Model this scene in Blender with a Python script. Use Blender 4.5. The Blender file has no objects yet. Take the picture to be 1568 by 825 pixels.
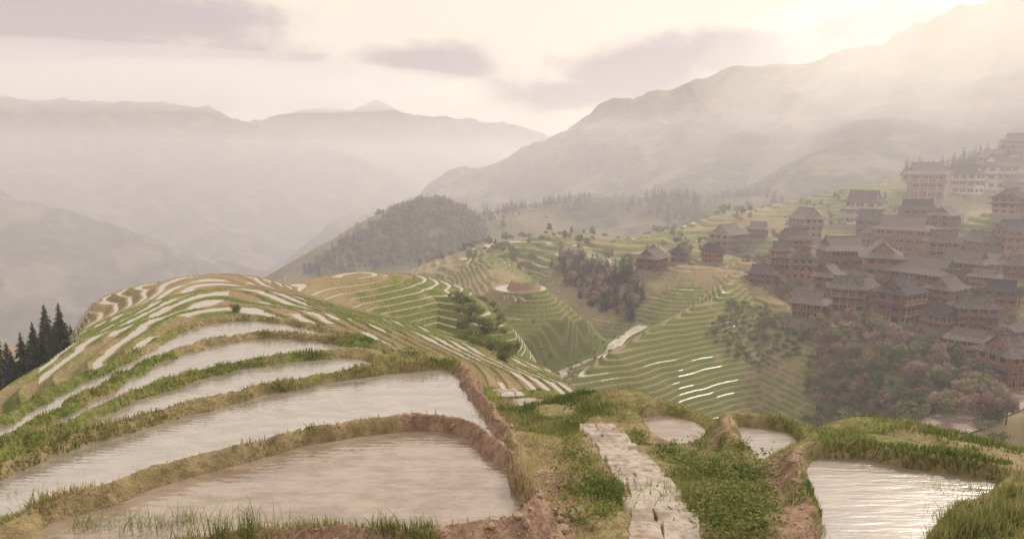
import bpy, math, time
import numpy as np
from mathutils import Vector, Matrix
rng=np.random.default_rng(7)
sc=bpy.context.scene
sc.view_settings.view_transform='Standard'
sc.view_settings.look='None'
sc.view_settings.exposure=0
# ------------------------------------------------------------ camera
PITCH=math.radians(8.8); F=1045.0
cam=bpy.data.cameras.new("camera"); co=bpy.data.objects.new("camera",cam)
sc.collection.objects.link(co); sc.camera=co
cam.lens=24; cam.sensor_width=36; cam.clip_end=30000; cam.clip_start=0.1
co.rotation_euler=(math.radians(90)-PITCH,0,0)
cp,sp=math.cos(PITCH),math.sin(PITCH)
def ray(px,py):
    a=(px-784)/F; b=(412.5-py)/F
    return a,cp+b*sp,-sp+b*cp
def pY(px,py,Y):
    a,dy,dz=ray(px,py); t=Y/dy; return (a*t,Y,dz*t)
def pZ(px,py,z):
    a,dy,dz=ray(px,py); t=z/dz; return (a*t,dy*t,z)
def proj(x,y,z):
    d=y*cp-z*sp; u=y*sp+z*cp
    return 784+F*x/d, 412.5-F*u/d
# ------------------------------------------------------------ noise
def h2(ix,iy,s):
    n=(ix.astype(np.int64)*374761393+iy.astype(np.int64)*668265263+s*974634777)&0xffffffff
    n=((n^(n>>13))*1274126177)&0xffffffff
    n=n^(n>>16)
    return (n&0xffff)/65535.0
def vn(x,y,s=0):
    ix=np.floor(x); iy=np.floor(y); fx=x-ix; fy=y-iy
    fx=fx*fx*fx*(fx*(fx*6-15)+10); fy=fy*fy*fy*(fy*(fy*6-15)+10)
    a=h2(ix,iy,s);b=h2(ix+1,iy,s);c=h2(ix,iy+1,s);d=h2(ix+1,iy+1,s)
    return (a+(b-a)*fx)*(1-fy)+(c+(d-c)*fx)*fy
def fbm(x,y,o=4,s=0):
    r=0;a=.5
    for i in range(o):
        r=r+a*(vn(x,y,s+i)*2-1); x=x*2.03+11.3; y=y*2.03-7.7; a*=.5
    return r
def ridged(x,y,o=4,s=0):
    r=0;a=.5
    for i in range(o):
        r=r+a*(1-2*np.abs(vn(x,y,s+i)*2-1)); x=x*2.03+11.3; y=y*2.03-7.7; a*=.5
    return r
def sst(a,b,x):
    t=np.clip((x-a)/(b-a),0,1); return t*t*(3-2*t)
# ------------------------------------------------------------ polylines
def catmull(P,n=5,closed=False):
    P=np.array(P,float); out=[]; N=len(P)
    for i in range(N if closed else N-1):
        if closed: p0,p1,p2,p3=P[(i-1)%N],P[i],P[(i+1)%N],P[(i+2)%N]
        else: p0,p1,p2,p3=P[max(i-1,0)],P[i],P[i+1],P[min(i+2,N-1)]
        for k in range(n):
            t=k/n
            out.append(.5*((2*p1)+(p2-p0)*t+(2*p0-5*p1+4*p2-p3)*t*t+(3*p1-p0-3*p2+p3)*t**3))
    if not closed: out.append(P[-1])
    return np.array(out)
def sdist(x,y,poly):
    n=len(poly); dm=np.full(x.shape,1e9); ins=np.zeros(x.shape,bool)
    for i in range(n):
        ax,ay=poly[i][:2]; bx,by=poly[(i+1)%n][:2]
        ex,ey=bx-ax,by-ay; L=ex*ex+ey*ey+1e-12
        t=np.clip(((x-ax)*ex+(y-ay)*ey)/L,0,1)
        dm=np.minimum(dm,(x-ax-t*ex)**2+(y-ay-t*ey)**2)
        if abs(ey)>1e-12:
            c=((ay>y)!=(by>y))&(x<(bx-ax)*(y-ay)/ey+ax); ins^=c
    return np.where(ins,1,-1)*np.sqrt(dm)
def ldist(x,y,pl):
    dm=np.full(x.shape,1e9); zz=np.zeros(x.shape)
    for i in range(len(pl)-1):
        ax,ay,az=pl[i]; bx,by,bz=pl[i+1]
        ex,ey=bx-ax,by-ay; L=ex*ex+ey*ey+1e-12
        t=np.clip(((x-ax)*ex+(y-ay)*ey)/L,0,1)
        d=(x-ax-t*ex)**2+(y-ay-t*ey)**2
        m=d<dm; dm=np.where(m,d,dm); zz=np.where(m,az+t*(bz-az),zz)
    return np.sqrt(dm),zz
# ------------------------------------------------------------ foreground terraces
B=.22
def reg(vis,close,z):
    return [pZ(a,b,z+B)[:2] for a,b in vis]+[pZ(a,b,z+B)[:2] for a,b in close]
TER=[] # low -> high
TER.append((-8.0,reg([(-500,840),(-250,740),(0,636),(60,603),(130,570),(200,540),(260,507),(310,489),(380,482),(440,487),(500,500),(570,520),(640,548)],[(690,590),(500,640),(0,720),(-500,960)],-8.0)))
TER.append((-7.0,reg([(-500,880),(-250,775),(0,668),(90,622),(200,563),(260,536),(330,517),(400,508),(480,510),(540,520),(600,541),(650,553)],[(690,600),(500,640),(0,740),(-500,990)],-7.0)))
TER.append((-6.0,reg([(-500,905),(-250,790),(0,684),(70,657),(130,629),(220,592),(300,567),(400,546),(500,535),(560,534),(610,548),(670,556)],[(700,620),(500,660),(0,760),(-500,1010)],-6.0)))
TER.append((-5.0,reg([(-500,900),(-250,805),(0,706),(100,668),(200,640),(300,612),(400,587),(500,568),(600,553),(680,548),(712,560),(735,600),(768,645),(792,690)],[(740,740),(500,740),(0,840),(-500,1080)],-5.0)))
TER.append((-4.0,reg([(-600,1060),(-300,920),(0,803),(60,767),(160,740),(240,712),(330,686),(420,665),(520,645),(620,632),(680,633),(730,650),(775,682),(805,722),(825,762)],[(780,792),(640,806),(470,802),(300,818),(180,850),(-100,980),(-500,1270)],-4.0)))
PONDS=[(-5.8,[(962,626),(1030,626),(1085,640),(1096,658),(1060,684),(1010,682),(978,650)]),
       (-5.15,[(1116,640),(1170,642),(1226,658),(1222,684),(1178,708),(1138,696),(1122,665)]),
       (-4.6,[(1224,686),(1310,686),(1400,700),(1540,724),(1525,756),(1450,800),(1400,860),(1255,860),(1236,790),(1222,730)])]
GCP=[]
for z,P in PONDS:
    W=[pZ(a,b,z+.12)[:2] for a,b in P]; TER.append((z,W))
    c=np.mean(np.array(W),0)
    for p in W:
        q=c+(np.array(p)-c)*1.12; GCP.append((q[0],q[1],z+.12))
TERS=[(z,catmull(P,4,True)) for z,P in TER]
PB=[(-500,832,-8),(-250,734,-8),(0,630,-8),(60,598,-8),(130,565,-8),(200,535,-8),(260,502,-8),(310,483,-8),(380,476,-8),(440,482,-8),(500,495,-8),(570,515,-7.8),(640,540,-7),(690,546,-6),(735,572,-6.6),(765,586,-8),(800,592,-8),(835,603,-7),(870,600,-6.4),(950,604,-6),(1000,612,-5.6),(1060,620,-5.4),(1130,634,-5),(1230,648,-4.9),(1300,663,-4.8),(1400,682,-4.6),(1520,702,-4.3),(1600,705,-4.2),(2100,800,-4)]
PLAT=[pZ(a,b,z)[:2] for a,b,z in PB]+[(40,-60),(-70,-60)]
PLAT=catmull(PLAT,3,True)
GC=[(0,0,-1.7),(-4,1,-1.8),(5,1,-1.7),(0,-10,-.5),(15,-10,-.5),(-15,-10,-1),(0,-40,1),(40,-40,1),(-40,-40,1),(0,3.5,-2.6),(4,4,-2.9),(-4,4,-3.2)]
for a,b,z in PB[:16]:
    q=pZ(a,b,z); GC+=[(q[0],q[1],z-.6),(q[0]*1.35,q[1]*1.35,z-.9),(q[0]*.85,q[1]*.85,z-.4)]
    if q[1]>20: GC+=[(q[0]*1.8,q[1]*1.8,z-2)]
GC+=[pZ(a,b,z) for a,b,z in [(1020,830,-4.2),(1000,770,-4.6),(975,720,-5.0),(945,690,-5.3),(915,660,-5.7),(860,640,-6.2),(810,620,-7.0),(770,596,-8.0),
 (880,800,-4.2),(850,740,-4.5),(840,690,-5.2),(800,650,-6.0),(760,610,-6.9),(400,818,-3.85),(700,815,-3.85),(100,870,-3.95),
 (1120,800,-4.4),(1120,740,-4.8),(1060,710,-5.3),(1110,690,-5.3),(1180,760,-4.6),(1200,710,-4.85),(1215,800,-4.4),
 (870,612,-6.3),(950,612,-5.8),(1000,616,-5.5),(1060,625,-5.3),(1130,636,-4.95),(1230,652,-4.75),(1300,668,-4.6),(1400,688,-4.45),(1520,708,-4.2),(1568,712,-4.0),
 (1568,760,-3.75),(1510,800,-3.95),(1568,820,-3.3),(1700,780,-3.2)]]+GCP
GC=np.array(GC)
def Gs(x,y):
    num=0;den=0
    for gx,gy,gz in GC:
        q=((x-gx)**2+(y-gy)**2)+.15; w=1/(q*np.sqrt(q)); num=num+w*gz; den=den+w
    return num/den
PATH=[pZ(a,b,z) for a,b,z in [(1022,840,-4.2),(1005,775,-4.6),(975,725,-5.0),(945,690,-5.3),(918,658,-5.7)]]
PATH2=[pZ(a,b,z) for a,b,z in [(825,628,-6.8),(800,614,-7.2),(765,594,-8.0)]]
DIRT=[[pZ(a,b,z) for a,b,z in L] for L in [
  [(640,634,-3.8),(680,636,-3.8),(740,660,-3.8),(790,700,-3.8),(825,760,-3.9),(800,800,-3.9),(700,812,-3.8),(560,816,-3.8),(440,824,-3.8)],
  [(712,562,-4.8),(742,610,-4.8),(775,655,-4.8)],[(1190,710,-4.7),(1200,740,-4.6),(1215,830,-4.4)],
  [(870,700,-5),(850,760,-4.4),(840,825,-4.0)],[(780,838,-3.9),(950,830,-4.1)]]]
DIRT2=[pZ(a,b,-3.8) for a,b in [(0,800),(240,714),(520,648),(620,634)]]
def fore(x,y):
    s=sdist(x,y,PLAT)+.25*fbm(x/1.5,y/1.5,2,50)
    g=Gs(x,y)+.10*fbm(x/.8,y/.8,3,3)
    rr=np.hypot(x,y)
    z=g
    land=np.ones(x.shape)
    k=np.clip(rr/14,.7,1.7)
    nz=.16*fbm(x/.6,y/.6,3,9)*np.clip(rr/12,.6,2); n5=.07*fbm(x/.45,y/.45,2,4)
    for zi,P in TERS:
        d=sdist(x,y,P)+nz
        wb=k*.23
        h=-.14+(B+.14+n5)*np.exp(-(np.maximum(d,0)/wb)**2)
        top=zi+h
        lip=zi+B
        t=np.clip(1+d/(.40*k),0,1); t=t*t*(3-2*t)
        z=np.where(d>0,top,z+(lip-z)*t)
        land=np.where(d>wb*1.0,0.,np.where(d>-.8,1.,land))
    out=np.maximum(-s,0)
    z=z-.85*(np.sqrt(out**2+.3)-.55)*(out>0)
    dirt=np.zeros(x.shape)
    for L in DIRT:
        d,_=ldist(x,y,L); dirt=np.maximum(dirt,.95*np.exp(-(d/.45)**2))
    d,_=ldist(x,y,DIRT2); dirt=np.maximum(dirt,.5*np.exp(-(d/.25)**2))
    for L in (PATH,PATH2):
        d,_=ldist(x,y,L); dirt=np.maximum(dirt,.65*np.exp(-(d/.6)**4))
    dirt=np.maximum(dirt,.6*sst(.18,.45,fbm(x/1.8,y/1.8,3,77))*(x>0))
    return z,land,dirt,s
# ------------------------------------------------------------ landforms
RID=[]
def R(pts,slope,w): RID.append(([pY(*p) for p in pts],slope,w))
R([(345,502,36),(335,478,42),(330,450,55),(322,424,72)],.40,6)
R([(322,424,72),(240,438,70),(170,462,66)],.45,5)
R([(322,424,72),(420,440,76),(480,430,82),(540,416,88),(600,419,92)],.42,6)
R([(600,419,92),(690,452,86),(750,492,76)],.55,4)
NH1=4
H1P=catmull([(-22,22),(-26.5,38),(-30,46),(-38,60),(-43,72),(-40,84),(-30,94),(-15,99),(-6,93),(-1.0,79),(1.5,62),(4.2,46),(5,36),(4,22)],4,True)
R([(-300,690,55),(-50,655,58),(90,640,62)],.5,6)
R([(835,444,150),(890,484,146),(945,526,144)],.95,2.5)
R([(772,446,182),(765,420,205),(752,392,240),(760,374,280)],.6,3)
R([(1128,418,182),(1112,450,165),(1060,472,155),(1000,502,145),(940,542,133),(865,592,122)],.72,2)
R([(960,432,200),(1010,411,195),(1060,406,192),(1120,413,190)],.6,5)
R([(1150,432,180),(1200,470,160),(1250,490,150),(1340,510,135),(1440,560,118),(1550,600,105),(1800,660,100)],.75,4)
R([(1140,402,205),(1250,405,190),(1330,440,165),(1420,470,150),(1500,500,135),(1640,540,125)],.5,6)
R([(1250,395,210),(1400,402,185),(1500,430,165),(1600,430,150),(1800,430,150)],.5,8)
R([(1120,352,300),(1200,368,270),(1300,355,260),(1450,345,240),(1568,318,240),(1750,280,250)],.4,8)
R([(1110,332,330),(1180,318,340),(1300,292,360),(1430,268,400),(1568,238,430),(1750,180,450)],.4,10)
R([(640,418,250),(700,402,260),(760,374,280),(850,358,290),(900,362,290),(960,374,270),(1030,358,290),(1090,347,310),(1110,332,330)],.4,8)
R([(850,358,290),(880,385,250),(930,410,225)],.45,5)
R([(700,402,260),(720,430,225)],.45,5)
R([(1030,358,290),(1050,380,250),(1100,395,220)],.4,6)
R([(470,418,450),(540,362,490),(600,328,520),(660,314,540),(710,325,540),(745,352,520)],.6,15)
R([(740,335,560),(800,320,600),(900,306,640),(1040,305,600),(1110,305,560),(1200,300,560)],.38,20)
R([(560,380,1650),(640,330,1500),(680,304,1450),(770,257,1350),(860,212,1300),(935,178,1300),(1000,162,1250),(1080,128,1250),(1200,108,1200),(1300,85,1200),(1400,72,1150),(1480,38,1100),(1568,0,1100),(1800,-60,1000)],.45,20)
R([(1200,108,1200),(1150,200,950),(1080,270,780)],.45,30)
R([(1480,38,1100),(1400,150,850),(1300,240,650)],.45,30)
R([(935,178,1300),(960,250,1050),(900,290,850)],.45,30)
R([(-400,150,1700),(-200,150,1900),(0,160,1900),(150,160,2000),(300,170,2100),(420,205,2100),(520,245,2000),(600,300,1950)],.42,40)
R([(-300,240,1000),(0,318,1000),(120,368,1000),(280,395,1100),(400,412,1150)],.35,20)
R([(150,168,2000),(230,260,1600),(330,350,1350)],.42,30)
R([(300,175,2100),(420,280,1750),(450,350,1600)],.42,30)
R([(300,200,2900),(480,175,2900),(570,160,3000),(650,178,3000),(740,192,3100),(800,200,3100),(850,226,3100),(1000,260,3100)],.4,30)
RID.append(([(0,-40,-2),(30,-120,25),(60,-400,120)],.5,20))
RID.append(([(-2000,-1500,400),(0,-2500,600),(2500,-1500,500),(3000,500,500)],.4,50))
STREAM=[pY(*p) for p in [(985,498,170),(950,520,150),(925,545,143),(880,562,137),(845,582,132),(800,600,128)]]
ROAD=[pY(*p) for p in [(1600,596,108),(1540,612,102),(1490,634,95),(1430,660,88),(1370,700,82)]]
KX,KY,KZ=pY(797,441,150); KR=6.2
def mid(x,y):
    rr=np.hypot(x,y)
    z=-50-175*sst(200,750,rr)
    for ri,(pts,sl,w) in enumerate(RID):
        xs=[p[0] for p in pts]; ys=[p[1] for p in pts]; zm=max(p[2] for p in pts)
        R_=(zm+226)/sl+w
        if ri<NH1: R_=100
        m=(x>min(xs)-R_)&(x<max(xs)+R_)&(y>min(ys)-R_)&(y<max(ys)+R_)
        if not m.any(): continue
        xx=x[m];yy=y[m];best=z[m]; off=0
        if ri<NH1:
            if ri==0:
                off0=np.zeros(x.shape); mm=(rr<220); off0[mm]=1.05*np.maximum(0,-sdist(x[mm],y[mm],H1P)-.8*fbm(x[mm]/6,y[mm]/6,2,44)); off0[~mm]=200
            off=off0[m]
        for i in range(len(pts)-1):
            ax,ay,az=pts[i];bx,by,bz=pts[i+1]
            ex,ey=bx-ax,by-ay;L=ex*ex+ey*ey
            t=np.clip(((xx-ax)*ex+(yy-ay)*ey)/L,0,1)
            d2=(xx-ax-t*ex)**2+(yy-ay-t*ey)**2
            best=np.maximum(best,az+t*(bz-az)-sl*(np.sqrt(d2+w*w)-w)-off)
        z[m]=best
    kd=np.hypot(x-KX,(y-KY)*.9)*(1+.10*np.sin(3*np.arctan2(y-KY,x-KX)+1))
    z=np.maximum(z,KZ-.95*np.maximum(kd-KR,0))
    n=.9*fbm(x/18,y/18,3,21)*sst(35,60,rr)+3*fbm(x/60,y/60,3,31)*sst(190,330,rr)+1.1*fbm(x/9,y/9,2,25)*sst(110,135,rr)
    n=n*sst(KR,KR+6,kd)
    a=sst(500,1200,rr)
    n=n+a*(30*ridged(x/230,y/230,5,61)+16*fbm(x/60,y/60,4,71))
    return z+n
def height(x,y):
    rr=np.hypot(x,y)
    m=mid(x,y)
    nearm=rr<52
    land=np.ones(x.shape); dirt=np.zeros(x.shape)
    def terr(h,st):
        u=h/st; fu=np.floor(u); f=u-fu
        z=st*(fu+sst(.5,1,f)) + .12*np.exp(-((f-.06)/.07)**2)
        return z,u
    z0,u0=terr(m,.45); z1,u1=terr(m,.8); z2,u2=terr(m,1.6)
    far=rr>240; nr_=rr<108
    z=np.where(far,z2,np.where(nr_,z0,z1)); u=np.where(far,u2,np.where(nr_,u0,u1))
    keep=1-sst(430,600,rr)
    z=m+(z-m)*keep; tm=keep.copy()
    d,sz=ldist(x,y,STREAM)
    k=sst(5,2.2,d); z=z*(1-k)+(sz-.3)*k; tm*=1-sst(4,2.5,d)
    d,sz=ldist(x,y,ROAD)
    k=sst(7,3.2,d); z=z*(1-k)+(sz-.3)*k; tm*=1-sst(7,4,d)
    kd=np.hypot(x-KX,(y-KY)*.9)
    kt=kd<KR+.6
    z=np.where(kt,KZ-.25+.55*np.exp(-((kd-KR)/.5)**2)+2.0*sst(4.3,2.6,np.hypot(x-KX-.8,y-KY)),z); tm=np.where(kt,0,tm)
    dirt=np.where(kt&(np.hypot(x-KX-.8,y-KY)<4.6)&(np.hypot(x-KX-.8,y-KY)>3.0),.9,dirt)
    if nearm.any():
        f,l,dd,s=fore(x[nearm],y[nearm])
        zz=z[nearm]; up=(f>zz)|(s>.3)
        zz=np.where(up,f,zz); z[nearm]=zz
        t=tm[nearm]; t[up]=0; tm[nearm]=t
        q=land[nearm]; q[up]=l[up]; land[nearm]=q
        q=dirt[nearm]; q[up]=dd[up]; dirt[nearm]=q
    return z,u,tm,land,dirt,m
th=np.radians(np.concatenate([np.linspace(-180,-45,46)[:-1],np.linspace(-45,-39,30)[:-1],np.linspace(-39,39,1240)[:-1],np.linspace(39,45,30)[:-1],np.linspace(45,180,46)[:-1]]))
lr=np.concatenate([np.linspace(math.log(.5),math.log(4.5),20)[:-1],np.linspace(math.log(4.5),math.log(60),520)[:-1],np.linspace(math.log(60),math.log(400),580)[:-1],np.linspace(math.log(400),math.log(9000),380)])
TH,LR=np.meshgrid(th,lr); RR=np.exp(LR); X=RR*np.sin(TH); Y=RR*np.cos(TH)
sh=X.shape
Z,U,TM,LAND,DIRTA,MH=[a.reshape(sh) for a in height(X.ravel(),Y.ravel())]
def Zat(x,y):
    x=np.atleast_1d(np.asarray(x,float)); y=np.atleast_1d(np.asarray(y,float))
    t=np.interp(np.arctan2(x,y),th,np.arange(len(th))); r=np.interp(np.log(np.hypot(x,y)+1e-6),lr,np.arange(len(lr)))
    i=np.clip(r.astype(int),0,len(lr)-2); j=np.clip(t.astype(int),0,len(th)-2); a=r-i; b=t-j
    return (Z[i,j]*(1-a)+Z[i+1,j]*a)*(1-b)+(Z[i,j+1]*(1-a)+Z[i+1,j+1]*a)*b
def place(px,py,y0=20,y1=900):
    a,dy,dz=ray(px,py); ys=np.exp(np.arange(math.log(y0),math.log(y1),.002))
    t=ys/dy; x=a*t; z=dz*t; g=Zat(x,ys); k=np.argmax(z<g)
    if not (z<g).any(): return None
    return x[k],ys[k],g[k]
# ------------------------------------------------------------ mesh helper
def mesh(name,V,Fc,mat=None,smooth=False,attrs=None,link=True,parent=None):
    V=np.asarray(V,np.float32); me=bpy.data.meshes.new(name)
    Fc=np.asarray(Fc,np.int32); n=Fc.shape[1]
    me.vertices.add(len(V)); me.vertices.foreach_set("co",V.ravel())
    me.loops.add(Fc.size); me.loops.foreach_set("vertex_index",Fc.ravel())
    me.polygons.add(len(Fc)); me.polygons.foreach_set("loop_start",np.arange(0,Fc.size,n,dtype=np.int32))
    if attrs:
        for k,v in attrs.items():
            at=me.attributes.new(k,'FLOAT','POINT'); at.data.foreach_set("value",v.astype(np.float32))
    me.update(calc_edges=True)
    me.polygons.foreach_set("use_smooth",np.full(len(Fc),smooth))
    if mat: me.materials.append(mat)
    if not link: return me
    ob=bpy.data.objects.new(name,me); sc.collection.objects.link(ob)
    if parent: ob.parent=parent
    return ob
class NT:
    def __init__(s,name):
        s.m=bpy.data.materials.new(name); s.m.use_nodes=True; s.t=s.m.node_tree; s.t.nodes.clear()
        s.out=s.t.nodes.new('ShaderNodeOutputMaterial')
    def n(s,ty,**k):
        nd=s.t.nodes.new(ty)
        for a,b in k.items(): setattr(nd,a,b)
        return nd
    def l(s,a,b): s.t.links.new(a,b)
    def attr(s,nm): return s.n('ShaderNodeAttribute',attribute_name=nm).outputs['Fac']
    def pos(s): return s.n('ShaderNodeNewGeometry').outputs['Position']
    def noise(s,scale,detail=4,rough=.55,vec=None,stretch=None):
        nd=s.n('ShaderNodeTexNoise'); nd.inputs['Scale'].default_value=scale; nd.inputs['Detail'].default_value=detail; nd.inputs['Roughness'].default_value=rough
        v=vec or s.pos()
        if stretch:
            mp=s.n('ShaderNodeMapping'); mp.inputs['Scale'].default_value=stretch; s.l(v,mp.inputs[0]); v=mp.outputs[0]
        s.l(v,nd.inputs['Vector']); return nd.outputs['Fac']
    def math(s,op,a,b=None,c=None,clamp=False):
        nd=s.n('ShaderNodeMath',operation=op,use_clamp=clamp)
        for i,v in enumerate([a,b,c]):
            if v is None: continue
            if isinstance(v,(int,float)): nd.inputs[i].default_value=v
            else: s.l(v,nd.inputs[i])
        return nd.outputs[0]
    def rmp(s,v,a,b,lo=0.,hi=1.):
        nd=s.n('ShaderNodeMapRange',interpolation_type='SMOOTHSTEP')
        nd.inputs[1].default_value=a; nd.inputs[2].default_value=b; nd.inputs[3].default_value=lo; nd.inputs[4].default_value=hi
        s.l(v,nd.inputs[0]); return nd.outputs[0]
    def mix(s,f,a,b):
        nd=s.n('ShaderNodeMix',data_type='RGBA')
        if isinstance(f,(int,float)): nd.inputs[0].default_value=f
        else: s.l(f,nd.inputs[0])
        for i,v in ((6,a),(7,b)):
            if isinstance(v,tuple): nd.inputs[i].default_value=(*v,1)
            else: s.l(v,nd.inputs[i])
        return nd.outputs[2]
    def bump(s,h,dist,st=1.):
        nd=s.n('ShaderNodeBump'); nd.inputs['Distance'].default_value=dist; nd.inputs['Strength'].default_value=st; s.l(h,nd.inputs['Height']); return nd.outputs[0]
    def bsdf(s,col,rough=.9,spec=.2,normal=None,**k):
        nd=s.n('ShaderNodeBsdfPrincipled')
        if isinstance(col,tuple): nd.inputs['Base Color'].default_value=(*col,1)
        else: s.l(col,nd.inputs['Base Color'])
        if isinstance(rough,(int,float)): nd.inputs['Roughness'].default_value=rough
        else: s.l(rough,nd.inputs['Roughness'])
        nd.inputs['Specular IOR Level'].default_value=spec
        if normal: s.l(normal,nd.inputs['Normal'])
        for a,b in k.items(): nd.inputs[a].default_value=b
        return nd.outputs[0]
    def fin(s,sh): s.l(sh,s.out.inputs[0]); return s.m
    def mixs(s,f,a,b):
        nd=s.n('ShaderNodeMixShader')
        if isinstance(f,(int,float)): nd.inputs[0].default_value=f
        else: s.l(f,nd.inputs[0])
        s.l(a,nd.inputs[1]); s.l(b,nd.inputs[2]); return nd.outputs[0]
# terrain material
m=NT("terraced_ground")
u=m.attr('tu'); f=m.math('FRACT',u); tm=m.attr('tm'); wet=m.attr('wet'); dirt=m.attr('dirt'); land=m.attr('land'); dist=m.attr('far'); dry=m.attr('dry')
jit=m.math('MULTIPLY_ADD',m.noise(.9,3),.26,-.13)
fj=m.math('ADD',f,jit)
tread=m.math('MULTIPLY',m.rmp(fj,.14,.22),m.rmp(fj,.60,.48))
tread=m.math('MULTIPLY',tread,tm)
twet=m.math('MULTIPLY',m.rmp(fj,.17,.22),m.rmp(fj,.50,.42)); twet=m.math('MULTIPLY',twet,tm)
n1=m.noise(.35,5); n2=m.noise(5.,4,.7); n3=m.noise(.06,4)
green=m.mix(m.rmp(n2,.35,.65),(.08,.115,.026),(.19,.215,.06))
straw=m.mix(m.rmp(n2,.3,.7),(.20,.155,.085),(.35,.285,.16))
grass=m.mix(m.rmp(m.math('ADD',n1,m.math('MULTIPLY_ADD',dry,.7,-.37)),.42,.62),green,straw)
earth=m.mix(m.rmp(n2,.3,.7),(.20,.12,.09),(.40,.28,.215))
treadc=m.mix(m.rmp(n3,.42,.58),m.mix(.35,earth,straw),m.mix(.35,straw,green))
lc=m.mix(tread,grass,treadc)
dn=m.rmp(m.math('ADD',dirt,m.math('MULTIPLY_ADD',n2,.9,-.45)),.45,.75)
lc=m.mix(dn,lc,earth)
mud=m.mix(m.rmp(n2,.3,.7),(.17,.12,.08),(.28,.20,.14))
lc=m.mix(land,mud,lc)
fn=m.noise(.012,7,.68); fn2=m.noise(.06,6,.75)
forest=m.mix(m.rmp(fn2,.38,.62),(.015,.03,.018),(.085,.095,.045))
mount=m.mix(m.math('MULTIPLY',m.rmp(fn,.50,.60),.7),forest,(.22,.175,.11))
lc=m.mix(dist,lc,mount)
bmp=m.bump(m.noise(9,5,.7),.08,.8)
ground=m.bsdf(lc,.95,.1,bmp)
wn=m.bump(m.noise(6,3),.006,.4)
water=m.bsdf((.34,.30,.27),.4,.3,wn,IOR=1.33)
gl=m.n('ShaderNodeBsdfGlossy'); gl.inputs['Roughness'].default_value=.5; gl.inputs['Color'].default_value=(.8,.78,.78,1)
water=m.mixs(.36,water,gl.outputs[0])
wf=m.math('MULTIPLY',twet,m.rmp(wet,.45,.55))
MG=m.fin(m.mixs(wf,ground,water))
PX,PYY=proj(X,Y,Z)
fu=np.floor(U)
wetb=np.zeros(sh)
def zone(poly,x,y): return sdist(x,y,np.array(poly,float))>0
front=Y>5
def setz(poly,y0,y1,prob,scale):
    mm=front&(Y>y0)&(Y<y1)&(PX>min(p[0] for p in poly))&(PX<max(p[0] for p in poly))
    idx=np.where(mm.ravel())[0]
    ins=zone(poly,PX.ravel()[idx],PYY.ravel()[idx]); idx=idx[ins]
    xx=X.ravel()[idx];yy=Y.ravel()[idx];ff=fu.ravel()[idx]
    wetb.ravel()[idx]=(vn(xx/scale+ff*3.7,yy/scale+ff*1.9,5)<prob)
setz([(60,380),(900,380),(900,640),(60,640)],30,108,.60,7)
setz([(60,380),(470,380),(470,640),(60,640)],30,108,.75,10)
setz([(740,430),(1130,380),(1130,600),(740,600)],115,235,.14,7)
setz([(640,330),(1130,330),(1130,410),(640,410)],235,400,.3,14)
setz([(1040,560),(1130,560),(1130,640),(1040,640)],60,150,.45,9)
DRY=.5+fbm(X/40,Y/40,3,15)
att=dict(tu=U.ravel(),tm=TM.ravel(),wet=wetb.ravel(),dirt=DIRTA.ravel(),land=LAND.ravel(),far=sst(380,620,RR).ravel(),dry=DRY.ravel())
nr,nc=sh
I=np.arange(nr-1)[:,None]*nc; J=np.arange(nc)[None,:]; J2=(J+1)%nc
Fc=np.stack([I+J,I+J2,I+nc+J2,I+nc+J],-1).reshape(-1,4)[:,::-1]
V=np.stack([X,Y,Z],-1).reshape(-1,3)
mesh("terraced_terrain",V,Fc,MG,True,att)
# ------------------------------------------------------------ paddy water
def watermat(name,c0,c1,gl_,ws=2.6,wa=.3,bs=.4,st=(1,2.2,1),gr=.05,br=.12):
    m=NT(name)
    n=m.noise(1.4,6,.68,stretch=st); n2=m.noise(9,3,.6)
    col=m.mix(m.rmp(n,.38,.62),c0,c1)  # mud tone noise; its darker blotches also paint in cloud reflections
    if wa>.5: bh=m.math('MULTIPLY_ADD',m.noise(2.2,4,.55,stretch=(.7,3.6,1)),wa,m.math('MULTIPLY',n2,.25))
    else:
        wv=m.n('ShaderNodeTexWave'); wv.inputs['Scale'].default_value=ws; wv.inputs['Distortion'].default_value=6; wv.inputs['Detail'].default_value=3; wv.inputs['Detail Scale'].default_value=1.2
        wv.bands_direction='Y'; m.l(m.pos(),wv.inputs['Vector'])
        bh=m.math('MULTIPLY_ADD',wv.outputs['Fac'],wa,n2)
    b=m.bump(bh,.014,bs)
    pw=m.bsdf(col,br,.5,b,IOR=1.33)
    gl=m.n('ShaderNodeBsdfGlossy'); gl.inputs['Roughness'].default_value=gr; m.l(b,gl.inputs['Normal'])
    return m.fin(m.mixs(gl_,pw,gl.outputs[0]))
MW=watermat("paddy_water",(.25,.215,.195),(.36,.315,.29),.36)
MW1=watermat("muddy_paddy_water",(.22,.165,.13),(.34,.27,.225),.20)
MW2=watermat("rippled_paddy_water",(.22,.18,.155),(.31,.26,.23),.30,3.2,2.0,.6,gr=.28,br=.35)
for z,P in TERS:
    me=bpy.data.meshes.new("rice_paddy_water"); P=np.array(P)
    me.from_pydata([(p[0],p[1],z) for p in P],[],[list(range(len(P)))]); me.materials.append(MW1 if z in (-4.0,-5.8) else MW2 if z in (-4.6,-5.15) else MW)
    ob=bpy.data.objects.new("rice_paddy_water",me); sc.collection.objects.link(ob)
    if me.polygons[0].normal.z<0: me.flip_normals()
me=bpy.data.meshes.new("rice_paddy_water"); me.from_pydata([(KX+KR*math.cos(a),KY+KR/.9*math.sin(a),KZ) for a in np.linspace(0,2*math.pi,41)[:-1]],[],[list(range(40))]); me.materials.append(MW)
sc.collection.objects.link(bpy.data.objects.new("rice_paddy_water",me))
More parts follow.
